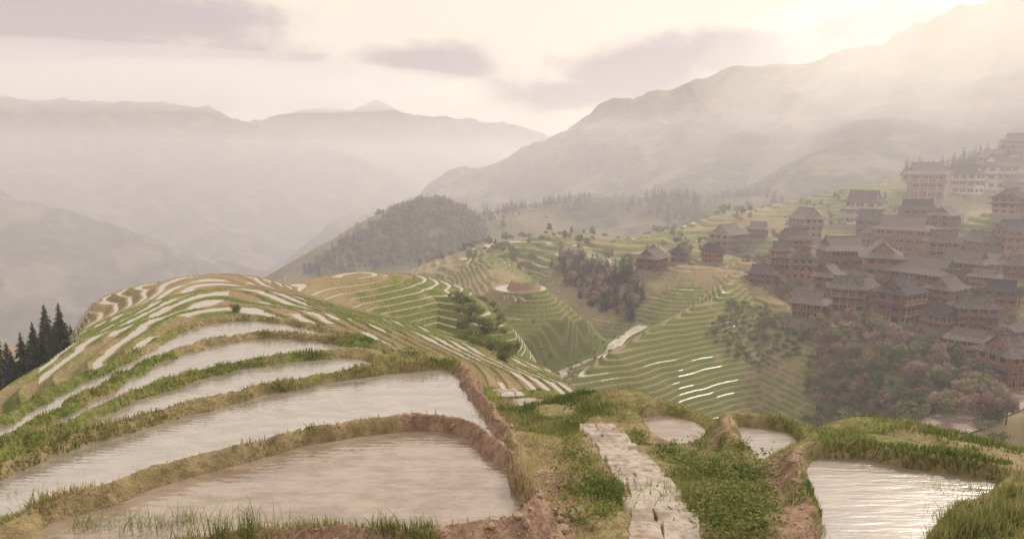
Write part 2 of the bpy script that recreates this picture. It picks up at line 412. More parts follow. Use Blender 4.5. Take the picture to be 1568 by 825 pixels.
def ribbon(name,pts,wd,mat,jit):
    S=catmull(pts,6); Vs=[];Fs=[]
    for i,p in enumerate(S):
        q=S[min(i+1,len(S)-1)]-S[max(i-1,0)]; nn=np.array([-q[1],q[0]]); nn/=np.linalg.norm(nn)
        w=wd+jit*math.sin(i)
        Vs+=[(p[0]-nn[0]*w,p[1]-nn[1]*w,p[2]-.05),(p[0]+nn[0]*w,p[1]+nn[1]*w,p[2]-.05)]
        if i: Fs.append((2*i-2,2*i-1,2*i+1,2*i))
    mesh(name,Vs,Fs,mat)
m=NT("stream_bed"); MS=m.fin(m.bsdf(m.mix(m.rmp(m.noise(.8,4),.4,.6),(.36,.32,.28),(.52,.49,.44)),.4,.4))
ribbon("stream",STREAM,1.3,MS,.3)
m=NT("dirt_road"); MRD=m.fin(m.bsdf(m.mix(m.rmp(m.noise(.8,5),.35,.65),(.26,.19,.17),(.44,.36,.32)),.9,.1))
ribbon("dirt_road",ROAD,3.0,MRD,.2)
# ------------------------------------------------------------ stone path
m=NT("flagstone"); n=m.noise(7,6,.65); nb=m.noise(1.3,4,.6)
MST=m.fin(m.bsdf(m.mix(m.rmp(m.math('ADD',n,nb),.75,1.25),(.24,.20,.17),(.50,.44,.39)),.85,.2,m.bump(m.noise(14,5,.7),.025,.9)))
import bmesh
bm=bmesh.new()
def slab(cx,cy,cz,ang,w,d,hh):
    c,s=math.cos(ang),math.sin(ang); N=8
    base=[(-.5,-.5),(0,-.52),(.5,-.5),(.51,0),(.5,.5),(0,.51),(-.5,.5),(-.51,0)]
    top=[];mid_=[];bot=[]
    tx_,ty_=rng.normal(0,.018),rng.normal(0,.018)
    for a,b in base:
        a=a*w+rng.normal(0,.022); b=b*d+rng.normal(0,.02)
        for lst,k,zz in ((top,.95,cz+a*tx_+b*ty_),(mid_,1.,cz-.025),(bot,1.,cz-hh)):
            aa,bb=a*k,b*k; lst.append(bm.verts.new((cx+aa*c-bb*s,cy+aa*s+bb*c,zz)))
    bm.faces.new(top)
    for i in range(N):
        j=(i+1)%N
        bm.faces.new((mid_[i],mid_[j],top[j],top[i])); bm.faces.new((bot[i],bot[j],mid_[j],mid_[i]))
for L,dd in ((PATH,.46),(PATH2,.5)):
    P=catmull(L,8); seg=np.linalg.norm(np.diff(P[:,:2],axis=0),axis=1); cum=np.r_[0,np.cumsum(seg)]
    s_=0.
    while s_<cum[-1]:
        x=np.interp(s_,cum,P[:,0]); y=np.interp(s_,cum,P[:,1])
        x2=np.interp(s_+.4,cum,P[:,0]); y2=np.interp(s_+.4,cum,P[:,1])
        if s_+.4>cum[-1]: x2,y2=2*x-np.interp(s_-.4,cum,P[:,0]),2*y-np.interp(s_-.4,cum,P[:,1])
        ang=math.atan2(y2-y,x2-x)-math.pi/2
        z=float(Zat(x,y)[0])+.04
        d=dd*rng.uniform(.75,1.15); x+=rng.normal(0,.03)
        if rng.random()<.6: slab(x,y,z,ang+rng.normal(0,.05),.80*rng.uniform(.88,1.1),d,.3)
        else:
            k=rng.uniform(.35,.65); c,s=math.cos(ang),math.sin(ang)
            slab(x-c*(1-k)*.41,y-s*(1-k)*.41,z,ang+rng.normal(0,.04),.84*k-.03,d*rng.uniform(.92,1),.3)
            slab(x+c*k*.41,y+s*k*.41,z+rng.normal(0,.01),ang+rng.normal(0,.04),.84*(1-k)-.03,d*rng.uniform(.9,1),.3)
        s_+=d+rng.uniform(.02,.06)
me=bpy.data.meshes.new("stone_path"); bm.to_mesh(me); me.materials.append(MST)
sc.collection.objects.link(bpy.data.objects.new("stone_path",me))
# ------------------------------------------------------------ grass
m=NT("grass_blades"); r=m.attr('rnd')
cr=m.n('ShaderNodeValToRGB'); e=cr.color_ramp.elements; e[0].color=(.09,.14,.03,1); e[1].color=(.50,.41,.25,1)
x=e.new(.4); x.color=(.20,.235,.065,1); x=e.new(.7); x.color=(.36,.34,.14,1)
m.l(r,cr.inputs[0]); bs=m.bsdf(cr.outputs[0],.7,.25)
tr=m.n('ShaderNodeBsdfTranslucent'); m.l(cr.outputs[0],tr.inputs[0])
MGR=m.fin(m.mixs(.38,bs,tr.outputs[0]))
def grass(name,x,y,z,hh,wd,rnd,lean=.5):
    n=len(x); a=rng.uniform(0,2*np.pi,n); b=rng.uniform(0,2*np.pi,n); ln=np.abs(rng.normal(0,lean,n))*hh
    dx,dy=np.cos(a)*wd,np.sin(a)*wd; lx,ly=np.cos(b)*ln,np.sin(b)*ln
    P=lambda ox,oy,oz:np.stack([x+ox,y+oy,z+oz],-1)
    v=np.stack([P(-dx,-dy,-.02),P(dx,dy,-.02),P(dx*.7+lx*.35,dy*.7+ly*.35,hh*.6),P(-dx*.7+lx*.35,-dy*.7+ly*.35,hh*.6),P(lx+dx*.1,ly+dy*.1,hh),P(lx-dx*.1,ly-dy*.1,hh)],1)
    k=np.arange(n)[:,None,None]*6; fc=(k+np.array([[0,1,2,3],[3,2,4,5]])).reshape(-1,4)
    return mesh(name,v.reshape(-1,3),fc,MGR,False,dict(rnd=np.repeat(rnd,6)))
N=600000
t=rng.uniform(-.70,.70,N); lrr=rng.uniform(math.log(5.2),math.log(42),N); r=np.exp(lrr); gx=r*np.sin(t); gy=r*np.cos(t)
fz,fl,fd,fs=fore(gx,gy)
z=Zat(gx,gy)
pat=fbm(gx/1.1,gy/1.1,3,88)
px,py=proj(gx,gy,z)
pd,_=ldist(gx,gy,PATH); pd2,_=ldist(gx,gy,PATH2)
ok=(fl>.5)&(np.abs(z-fz)<.3)&(fs>-3)&(rng.random(N)<np.clip(.62+1.7*pat-1.15*fd,.04,1))&((pd>.40)|(rng.random(N)<.05))&(pd2>.38)
gx,gy,z,r,pat,px,py,fd=[a[ok] for a in (gx,gy,z,r,pat,px,py,fd)]
n=len(gx); hh=rng.uniform(.025,.085,n)*(1+1.3*np.clip(pat,-.5,1))*(1+r/60); wd=(.0025+.0006*r)*rng.uniform(.7,1.3,n)
rn=np.clip(.50+.9*fbm(gx/1.5,gy/1.5,3,99)+.3*fd+rng.normal(0,.18,n)-.10*(px>860),0,1)
grass("grass",gx,gy,z,hh,wd,rn)
cl=[(130,825),(170,818),(200,824),(285,815),(318,820),(380,816),(400,822),(240,826),(340,824),(590,812),(640,818),(20,772),(60,775),(735,640),(1500,790),(1540,760),(1550,800),(1480,810),(1260,822),(1440,825),(1568,760)]+[(rng.uniform(100,430),rng.uniform(814,828)) for _ in range(7)]+[(rng.uniform(1430,1568),rng.uniform(750,826)) for _ in range(26)]
tx=[];ty=[];th_=[]
for ci,(a,b) in enumerate(cl):
    q=place(a,b,4,40)
    if q is None: continue
    k=int(rng.integers(30,90)); sg=rng.uniform(.05,.13); tx.append(q[0]+rng.normal(0,sg,k)); ty.append(q[1]+rng.normal(0,sg,k)); th_.append(rng.uniform(.06,.27,k)*(1.45 if ci<9 else 1))
tx=np.concatenate(tx);ty=np.concatenate(ty);th_=np.concatenate(th_)
grass("tall_grass",tx,ty,Zat(tx,ty),th_,rng.uniform(.0025,.006,len(tx)),np.clip(rng.normal(.45,.24,len(tx)),0,1),.6)
def leaves(name,x,y,z,sz,rnd,mat):
    n=len(x); A=rng.normal(size=(n,3)); A[:,2]*=.5; A/=np.linalg.norm(A,axis=1)[:,None]; Bv=np.cross(A,rng.normal(size=(n,3))); Bv/=np.linalg.norm(Bv,axis=1)[:,None]
    c=np.stack([x,y,z],-1); s=sz[:,None]
    v=np.stack([c-A*s,c+Bv*s*.55,c+A*s,c-Bv*s*.55],1)
    return mesh(name,v.reshape(-1,3),np.arange(4*n).reshape(-1,4),mat,False,dict(rnd=np.repeat(rnd,4)))
wx=[];wy=[];wh=[];wr=[]
for i in range(230):
    a=rng.uniform(1000,1180);b=rng.uniform(670,830)
    if rng.random()<.3: a=rng.uniform(860,960); b=rng.uniform(640,800)
    q=place(a,b,4,40)
    if q is None: continue
    d,_=ldist(np.array([q[0]]),np.array([q[1]]),PATH)
    if d[0]<.58 or fore(np.array([q[0]]),np.array([q[1]]))[1][0]<.5: continue
    k=60; rad=rng.uniform(.05,.2); wx.append(q[0]+rng.normal(0,rad,k)); wy.append(q[1]+rng.normal(0,rad,k)); wh.append(rng.random(k)*rad*1.5); wr.append(np.clip(rng.uniform(.05,.6)+rng.normal(0,.1,k),0,1))
wx=np.concatenate(wx);wy=np.concatenate(wy);wh=np.concatenate(wh)
leaves("weeds",wx,wy,Zat(wx,wy)+wh,rng.uniform(.012,.036,len(wx)),np.concatenate(wr),MGR)
bm=bmesh.new()
for i in range(420):
    L=DIRT[int(rng.integers(0,len(DIRT)))]; k=int(rng.integers(0,len(L)-1)); t_=rng.random()
    x=L[k][0]+(L[k+1][0]-L[k][0])*t_+rng.normal(0,.3); y=L[k][1]+(L[k+1][1]-L[k][1])*t_+rng.normal(0,.3)
    if y<5: continue
    s=rng.gamma(2,.010)+.008; z=float(Zat(x,y)[0])
    mt=Matrix.Translation((x,y,z+s*.2))@Matrix.Rotation(rng.uniform(0,6),4,'Z')@Matrix.Diagonal((s*rng.uniform(.8,1.5),s,s*rng.uniform(.5,.9),1))
    r_=bmesh.ops.create_icosphere(bm,subdivisions=1,radius=1,matrix=mt)
    for v in r_['verts']: v.co+=Vector(rng.normal(0,s*.15,3))
me=bpy.data.meshes.new("earth_clods"); bm.to_mesh(me)
m=NT("clod_earth"); me.materials.append(m.fin(m.bsdf(m.mix(m.noise(9,4),(.22,.15,.11),(.42,.33,.26)),.95,.1)))
sc.collection.objects.link(bpy.data.objects.new("earth_clods",me))
# ------------------------------------------------------------ trees
def leafmat(name,c0,c1,c2,tl=.25):
    m=NT(name); r=m.attr('rnd'); n=m.noise(.9,3)
    f=m.math('MULTIPLY_ADD',n,.6,m.math('MULTIPLY_ADD',r,.8,-.2),clamp=True)
    cr=m.n('ShaderNodeValToRGB'); e=cr.color_ramp.elements; e[0].color=(*c0,1); e[1].color=(*c2,1); x=e.new(.5); x.color=(*c1,1)
    m.l(f,cr.inputs[0]); bs=m.bsdf(cr.outputs[0],.85,.15); tr=m.n('ShaderNodeBsdfTranslucent'); m.l(cr.outputs[0],tr.inputs[0])
    return m.fin(m.mixs(tl,bs,tr.outputs[0]))
MC=leafmat("conifer_foliage",(.02,.035,.025),(.035,.06,.035),(.07,.09,.05))
MB=leafmat("broadleaf_foliage",(.08,.11,.04),(.17,.20,.07),(.30,.30,.13),.35)
MBG=leafmat("spring_foliage",(.14,.20,.06),(.26,.33,.11),(.38,.42,.18),.4)
MBR=leafmat("bare_foliage",(.19,.12,.10),(.29,.20,.16),(.40,.31,.25),.35)
m=NT("bark"); MBK=m.fin(m.bsdf(m.mix(m.noise(8,4),(.06,.045,.035),(.16,.12,.09)),.9,.1))
def tube(p0,p1,r0,r1,k=5):
    p0=np.array(p0,float);p1=np.array(p1,float);d=p1-p0;d/=np.linalg.norm(d)
    a=np.cross(d,[.3,.9,.1]);a/=np.linalg.norm(a);b=np.cross(d,a); t=np.arange(k)*2*np.pi/k
    ring=np.cos(t)[:,None]*a+np.sin(t)[:,None]*b
    v=np.concatenate([p0+ring*r0,p1+ring*r1]); f=[[i,(i+1)%k,k+(i+1)%k,k+i] for i in range(k)]
    return v,np.array(f)
def conifer(nw,nb,seg,seed,rad=.20):
    g=np.random.default_rng(seed); V=[];
    for i in range(nw):
        t=i/(nw-1); h=.10+.88*t; R0=rad*(1-t)**.85+.012
        for j in range(nb):
            a=g.uniform(0,2*np.pi); L=R0*g.uniform(.55,1.2); dr=-.25*L+g.normal(0,.01)
            d=np.array([math.cos(a),math.sin(a)]); sd=np.array([-d[1],d[0]])
            for k in range(seg):
                s0=k/seg; s1=(k+1.35)/seg; w=L*.30*(1.15-s0)*g.uniform(.7,1.3)
                tw=g.normal(0,.35)*w
                p=lambda s,ww,o:[d[0]*L*s+sd[0]*ww,d[1]*L*s+sd[1]*ww,h+dr*s*s*1.6+o+.02*(1-t)]
                V+=[p(s0,-w,-tw),p(s0,w,tw),p(min(s1,1.1),w*.35,tw),p(min(s1,1.1),-w*.35,-tw)]
    V=np.array(V); return V,np.arange(len(V)).reshape(-1,4)
def crown(nl,seed,sz,ell=(.34,.34,.32),cz=.66,blobs=9):
    g=np.random.default_rng(seed); C=g.normal(size=(blobs,3)); C/=np.linalg.norm(C,axis=1)[:,None]; C*=g.uniform(.35,.75,blobs)[:,None]
    rad=g.uniform(.28,.5,blobs)
    k=g.integers(0,blobs,nl); D=g.normal(size=(nl,3)); D/=np.linalg.norm(D,axis=1)[:,None]
    c=(C[k]+D*(rad[k]*g.uniform(.6,1.05,nl))[:,None])*np.array(ell)+np.array([0,0,cz])
    A=g.normal(size=(nl,3));A/=np.linalg.norm(A,axis=1)[:,None];Bv=np.cross(A,g.normal(size=(nl,3)));Bv/=np.linalg.norm(Bv,axis=1)[:,None]
    s=(sz*g.uniform(.6,1.4,nl))[:,None]
    V=np.stack([c-A*s,c-Bv*s*.7,c+A*s,c+Bv*s*.7],1).reshape(-1,3)
    return V,np.arange(4*nl).reshape(-1,4),C*np.array(ell)+np.array([0,0,cz])
def woods(C):
    V=[];F_=[];o=0
    parts=[tube((0,0,-.05),(0.01,0,.4),.028,.018),tube((.01,0,.4),(0,.01,.68),.018,.008)]
    for c in C[:6]: parts.append(tube((0.005,0,.32+.03*(c[2]-.5)),c,.012,.003,4))
    for v,f in parts: V.append(v);F_.append(f+o);o+=len(v)
    return np.concatenate(V),np.concatenate(F_)
def massmesh(name,base,pos,scale,mat):
    n=len(pos)
    if n==0: return
    pick=rng.integers(0,len(base),n); Vs=[];Fs=[];Rn=[];o=0
    for bi,(bv,bf) in enumerate(base):
        ix=np.where(pick==bi)[0]
        if len(ix)==0: continue
        a=rng.uniform(0,2*np.pi,len(ix)); c=np.cos(a)[:,None];s=np.sin(a)[:,None]
        sc_=scale[ix][:,None]; w=rng.uniform(.8,1.25,len(ix))[:,None]
        x=(bv[None,:,0]*c-bv[None,:,1]*s)*sc_*w+pos[ix,0][:,None]; y=(bv[None,:,0]*s+bv[None,:,1]*c)*sc_*w+pos[ix,1][:,None]; z=bv[None,:,2]*sc_+pos[ix,2][:,None]
        Vs.append(np.stack([x,y,z],-1).reshape(-1,3)); k=np.arange(len(ix))[:,None,None]*len(bv)
        Fs.append((bf[None]+k).reshape(-1,4)+o); o+=len(ix)*len(bv); Rn.append(np.repeat(rng.random(len(ix)),len(bv)))
    return mesh(name,np.concatenate(Vs),np.concatenate(Fs),mat,False,dict(rnd=np.concatenate(Rn)))
def zsample(poly,y0,y1,n,clump=0):
    out=[];tries=0; poly=np.array(poly,float)
    while len(out)<n and tries<40:
        tries+=1
        px=rng.uniform(poly[:,0].min(),poly[:,0].max(),4000); y=np.sqrt(rng.uniform(y0*y0,y1*y1,4000)); x=(px-784)/F*y*1.0
        z=Zat(x,y); qx,qy=proj(x,y,z); ok=sdist(qx,qy,poly)>0
        ok&=np.hypot(x-KX,y-KY)>9
        if clump: ok&=fbm(x/clump,y/clump,2,123)>.12
        for a,b,c in zip(x[ok],y[ok],z[ok]):
            out.append((a,b,c))
            if len(out)>=n: break
    return np.array(out[:n]).reshape(-1,3)
CL=[conifer(13,7,2,s,rad=r_) for s,r_ in ((1,.2),(2,.16),(3,.23))]
def cb(nl,seed,sz,**k):
    v,f,C=crown(nl,seed,sz,**k); return v,f
BL=[cb(260,s,.05,**k) for s,k in ((4,{}),(5,dict(ell=(.42,.36,.28),cz=.6)),(6,dict(ell=(.28,.28,.38),cz=.6)))]
SH=[cb(150,s,.07,ell=(.55,.55,.42),cz=.38) for s in (7,8)]
def up(a,lo,hi): return rng.uniform(lo,hi,len(a))
P=zsample([(462,422),(540,360),(600,326),(660,310),(712,322),(748,352),(745,385),(650,402),(520,428)],380,620,1500)
h=len(P)//2
massmesh("forest",CL,P[:h],up(P[:h],6,11),MC); massmesh("forest",BL,P[h:],up(P[h:],5,9),MB)
GV=[(838,400),(880,400),(965,420),(990,470),(960,500),(915,480),(850,425)]
P=zsample(GV,158,245,110); massmesh("conifer_grove",CL,P,up(P,4,8),MC)
P=zsample(GV,158,245,90); massmesh("grove_broadleaves",BL,P,up(P,3,6),MBR)
P=np.concatenate([zsample([(825,290),(905,290),(905,325),(825,325)],560,700,50),zsample([(1005,285),(1060,285),(1080,340),(1000,340)],500,640,80),zsample([(740,320),(1240,290),(1240,350),(740,350)],420,700,160,40),zsample([(1380,230),(1568,200),(1568,260),(1380,280)],380,470,100)])
massmesh("conifer_treeline",CL,P,up(P,7,13),MC)
P=np.concatenate([zsample([(640,345),(1140,320),(1140,440),(640,440)],215,420,380,22),zsample([(1130,330),(1568,250),(1568,380),(1130,400)],235,440,300,22),zsample([(740,290),(1300,260),(1300,330),(740,345)],430,800,500,50)])
massmesh("hillside_trees",BL,P,up(P,1.8,5.5),MB)
P=np.concatenate([zsample([(1230,510),(1330,500),(1520,570),(1568,600),(1568,640),(1420,660),(1240,620)],85,180,330),zsample([(1140,400),(1568,360),(1568,560),(1200,480)],120,240,420)])
h=len(P)//2; rng.shuffle(P)
massmesh("village_trees",BL,P[:h],up(P[:h],1.8,5.2),MB); massmesh("village_trees",BL,P[h:],up(P[h:],1.8,5),MBR)
P=zsample([(1110,460),(1230,480),(1240,560),(1150,560),(1080,520)],100,190,230,8); massmesh("bushes",SH,P,up(P,.7,1.8),MB)
P=zsample([(690,448),(760,470),(795,540),(760,556),(700,520)],55,130,170); massmesh("bushes",SH,P,up(P,.5,1.7),MB)
P=zsample([(820,480),(960,510),(950,545),(850,600),(760,600)],110,160,70); massmesh("bushes",SH,P,up(P,.6,1.4),MB)
P=np.concatenate([zsample([(1500,590),(1568,590),(1568,690),(1500,690)],50,120,60),zsample([(1230,590),(1400,610),(1400,690),(1230,660)],50,140,120)]); massmesh("bushes",SH,P,up(P,1.0,2.6),MB)
def tree(name,px,py,h,kind,seed,y0=20,pos=None):
    q=pos or place(px,py,y0)
    if q is None: return
    e=bpy.data.objects.new(name,None); sc.collection.objects.link(e); e.location=(q[0],q[1],q[2]-.1); e.scale=(h,h,h); e.rotation_euler[2]=seed*1.7
    if kind=='conifer':
        v,f=conifer(38,15,4,seed,.19); mesh("needles",v,f,MC,False,dict(rnd=np.random.default_rng(seed).uniform(0,.6)+rng.uniform(0,.4,len(v))),parent=e)
        v,f=tube((0,0,-.1),(0,0,.97),.022,.003,7); mesh("trunk",v,f,MBK,True,parent=e)
    else:
        shr=kind=='shrub'
        v,f,C=crown(2600,seed,.022,blobs=14,**(dict(ell=(.55,.55,.45),cz=.4) if shr else {})); mesh("leaves",v,f,{'spring':MBG,'broad':MB,'bare':MBR,'shrub':MB}[kind],False,dict(rnd=np.repeat(rng.uniform(0,1,len(v)//4),4)),parent=e)
        v,f=woods(C)
        if shr: v=v*np.array([1,1,.55])
        mesh("trunk",v,f,MBK,True,parent=e)
for i,(px,top,Yd) in enumerate([(8,520,62),(30,505,58),(48,490,64),(66,462,66),(88,460,70),(108,505,72),(20,545,50),(55,530,52),(85,520,58),(-10,500,60),(38,560,46),(70,560,50),(0,580,42),(-30,560,50),(98,545,54),(16,535,56),(42,518,56),(76,500,60)]):
    x,y,zt=pY(px,top,Yd); g=float(Zat(x,y)[0]); hh=max(zt-g,4)
    tree("conifer_tree",0,0,hh,'conifer',i+1,pos=(x,y,g))
for i,(px,py,h) in enumerate([(1465,392,4.5),(1518,392,4.5),(1390,500,5.5),(1560,330,4),(1180,500,3),(1300,500,3.5)]): tree("spring_tree",px,py,h,'spring',i+20)
for i,(px,py,h) in enumerate([(1360,570,6),(1400,600,6),(1310,560,4.5),(1270,580,5),(1440,610,5),(1540,650,5),(1560,470,5)]): tree("village_tree",px,py,h,'bare' if i%2 else 'broad',i+40)
for px,py,h in [(772,552,2.0),(358,478,.9),(705,465,1.8)]: tree("shrub",px,py,h,'shrub',int(px))
# ------------------------------------------------------------ houses
def wood(name,c0,c1):
    m=NT(name); mp=m.n('ShaderNodeTexCoord').outputs['Object']
    st=m.noise(3,4,.6,vec=mp,stretch=(4,4,.3)); b=m.noise(.5,3,vec=mp)
    return m.fin(m.bsdf(m.mix(m.math('MULTIPLY_ADD',b,.5,m.math('MULTIPLY_ADD',st,.9,-.2),clamp=True),c0,c1),.8,.2))
MWD=[wood("timber_dark",(.085,.036,.024),(.28,.14,.09)),wood("timber_red",(.17,.065,.038),(.46,.22,.135)),wood("timber_pale",(.22,.13,.095),(.50,.34,.25))]
m=NT("roof_tile"); oc=m.n('ShaderNodeTexCoord').outputs['Object']; ri=m.n('ShaderNodeObjectInfo').outputs['Random']
wv=m.n('ShaderNodeTexWave'); wv.inputs['Scale'].default_value=2.2; wv.bands_direction='X'; m.l(oc,wv.inputs['Vector'])
rf=m.math('MULTIPLY_ADD',ri,.4,m.math('SUBTRACT',m.noise(1.2,5,.6,vec=oc),.2))
MRF=m.fin(m.bsdf(m.mix(m.rmp(rf,.3,.7),(.045,.038,.042),(.17,.145,.14)),.9,.1,m.bump(wv.outputs['Fac'],.06,.7)))
m=NT("window_glass"); MGL=m.fin(m.bsdf((.02,.022,.03),.25,.4))
m=NT("window_frame"); MFR=m.fin(m.bsdf((.48,.33,.24),.7,.2))
m=NT("stone_plinth"); MPL=m.fin(m.bsdf(m.mix(m.noise(2,4),(.17,.14,.12),(.34,.30,.26)),.9,.2))
m=NT("plaster"); MPS=m.fin(m.bsdf(m.mix(m.noise(1,4),(.50,.45,.41),(.68,.62,.57)),.9,.2))
def boxes(L):
    V=[];Fq=[];o=0
    for x0,x1,y0,y1,z0,z1 in L:
        V+=[(x0,y0,z0),(x1,y0,z0),(x1,y1,z0),(x0,y1,z0),(x0,y0,z1),(x1,y0,z1),(x1,y1,z1),(x0,y1,z1)]
        Fq+=[[o+a for a in q] for q in ((3,2,1,0),(4,5,6,7),(0,1,5,4),(1,2,6,5),(2,3,7,6),(3,0,4,7))]; o+=8
    return np.array(V),np.array(Fq)
def solid(quads,th=.14):
    V=[];Fq=[];o=0
    for q in quads:
        q=np.array(q,float); lo=q-np.array([0,0,th]); V+=list(q)+list(lo)
        Fq+=[[o,o+1,o+2,o+3],[o+7,o+6,o+5,o+4]]+[[o+i,o+4+i,o+4+(i+1)%4,o+(i+1)%4] for i in range(4)]; o+=8
    return np.array(V),np.array(Fq)
def house_parts(w,d,ns,wall,seed):
    g=np.random.default_rng(seed); fh=2.5; H=ns*fh; x0,x1,y0,y1=-w/2,w/2,-d/2,d/2
    W=[];
    for s in range(ns):
        j=.14*s; W.append((x0-j,x1+j,y0-j,y1+j,s*fh,(s+1)*fh-.004))
    for s in range(1,ns):
        j=.14*s+.08; W.append((x0-j,x1+j,y0-j,y1+j,s*fh-.1,s*fh+.1))
    win=[];frm=[]
    for s in range(ns):
        j=.14*s; nb=max(3,int(w/2.3))
        for k in range(nb):
            if g.random()<.12: continue
            c=x0+(k+.5)*w/nb; ww=w/nb*.33
            for yy,sg in ((y0-j,-1),(y1+j,1)):
                a,b=sorted((yy,yy+sg*.05)); win.append((c-ww,c+ww,a,b,s*fh+.85,s*fh+2.0))
                a,b=sorted((yy,yy+sg*.09)); 
                for q in ((c-ww-.09,c-ww,s*fh+.76,s*fh+2.09),(c+ww,c+ww+.09,s*fh+.76,s*fh+2.09),(c-.04,c+.04,s*fh+.85,s*fh+2.0)): frm.append((q[0],q[1],a,b,q[2],q[3]))
                for q in (s*fh+.76,s*fh+2.0): frm.append((c-ww,c+ww,a,b,q,q+.09))
        nb=max(2,int(d/2.4))
        for k in range(nb):
            c=y0+(k+.5)*d/nb; ww=d/nb*.3
            for xx,sg in ((x0-j,-1),(x1+j,1)):
                a,b=sorted((xx,xx+sg*.05)); win.append((a,b,c-ww,c+ww,s*fh+.85,s*fh+2.0))
                a,b=sorted((xx,xx+sg*.09)); frm+=[(a,b,c-ww-.09,c-ww,s*fh+.76,s*fh+2.09),(a,b,c+ww,c+ww+.09,s*fh+.76,s*fh+2.09)]
    bal=[]
    if ns==1:
        bal.append((x0,x1,y0-1.1,y0-.02,-.1,.06))
        for k in range(4):
            c=x0+.1+(w-.2)*k/3; bal.append((c-.08,c+.08,y0-1.05,y0-.9,-2.5,fh-.1))
    for s in range(1,ns):
        j=.14*s+.1; by=y0-j-1.0
        bal.append((x0-j,x1+j,by,y0-j,s*fh-.06,s*fh+.06))
        bal.append((x0-j,x1+j,by,by+.08,s*fh+.95,s*fh+1.05))
        nn=int(w/.45)
        for k in range(nn+1):
            c=x0-j+.04+(w+2*j-.1)*k/nn; bal.append((c-.03,c+.03,by+.01,by+.06,s*fh+.06,s*fh+.95))
        for k in range(5):
            c=x0-j+.07+(w+2*j-.14)*k/4; bal.append((c-.08,c+.08,by+.09,by+.24,s*fh+.06 if s>1 else -3.5,(s+1)*fh-.15 if s==1 else s*fh+fh))
    j=.14*ns; e=1.25; zE=H-.25; sx=w*.5+j; sy=d*.5+j; gx=sx*.78; gy=sy*.64; zG=zE+(sy+e-gy)*.55; zR=zG+gy*.85
    ex,ey=sx+e,sy+e
    q=[[(-ex,-ey,zE+.12),(ex,-ey,zE+.12),(gx,-gy,zG),(-gx,-gy,zG)],[(ex,-ey,zE+.12),(ex,ey,zE+.12),(gx,gy,zG),(gx,-gy,zG)],
       [(ex,ey,zE+.12),(-ex,ey,zE+.12),(-gx,gy,zG),(gx,gy,zG)],[(-ex,ey,zE+.12),(-ex,-ey,zE+.12),(-gx,-gy,zG),(-gx,gy,zG)]]
    o=.5
    q+=[[(-gx-o,-gy-.05,zG+.01),(gx+o,-gy-.05,zG+.01),(gx+o,0,zR),(-gx-o,0,zR)],[(gx+o,gy+.05,zG+.01),(-gx-o,gy+.05,zG+.01),(-gx-o,0,zR),(gx+o,0,zR)]]
    if ns>=3:
        zb=fh*(ns-1)+.1; k=.14*(ns-1)+.02; bx,by=w/2+k,d/2+k; o2=1.0
        q+=[[(-bx-o2,-by-o2-.3,zb-.5),(bx+o2,-by-o2-.3,zb-.5),(bx,-by,zb),(-bx,-by,zb)],[(bx+o2,-by-o2-.3,zb-.5),(bx+o2,by+o2,zb-.5),(bx,by,zb),(bx,-by,zb)],
            [(-bx-o2,by+o2,zb-.5),(-bx-o2,-by-o2-.3,zb-.5),(-bx,-by,zb),(-bx,by,zb)]]
    rV,rF=solid(q)
    rb=boxes([(-gx-o-.1,gx+o+.1,-.12,.12,zR-.02,zR+.2),(-gx-o-.1,-gx-o+.25,-.1,.1,zR+.2,zR+.42),(gx+o-.25,gx+o+.1,-.1,.1,zR+.2,zR+.42)])
    rV2=np.concatenate([rV,rb[0]]); rF2=np.concatenate([rF,rb[1]+len(rV)])
    gv=[];gf=[];o3=0
    for sx_ in (-1,1):
        gv+=[(sx_*gx,-gy,zG-.1),(sx_*gx,gy,zG-.1),(sx_*gx,.05,zR-.1),(sx_*gx,-.05,zR-.1)]; gf.append([o3,o3+1,o3+2,o3+3]); o3+=4
    wv_,wf_=boxes(W); wl=len(wv_); wv_=np.concatenate([wv_,np.array(gv)]); wf_=np.concatenate([wf_,np.array(gf)+wl])
    pl=boxes([(x0-.25,x1+.25,y0-.25,y1+.25,-4,.05)])
    return dict(walls=mesh("walls",wv_,wf_,wall,link=False),roof=mesh("roof",rV2,rF2,MRF,link=False),windows=mesh("windows",*boxes(win),MGL,link=False),
        window_frames=mesh("window_frames",*boxes(frm),MFR,link=False),balcony=mesh("balcony",*boxes(bal),MFR if seed%3==0 else MWD[1],link=False),plinth=mesh("plinth",*pl,MPL,link=False))
VAR=[house_parts(9,7,2,MWD[0],1),house_parts(11,7.5,3,MWD[1],2),house_parts(8,6.5,3,MWD[0],3),house_parts(13,8,2,MWD[0],4),house_parts(10,7.5,3,MWD[2],5),house_parts(9,7,3,MPS,6),house_parts(12,8,3,MWD[1],7),house_parts(6,5,1,MWD[0],8)]
VW=[9,11,8,13,10,9,12,6]
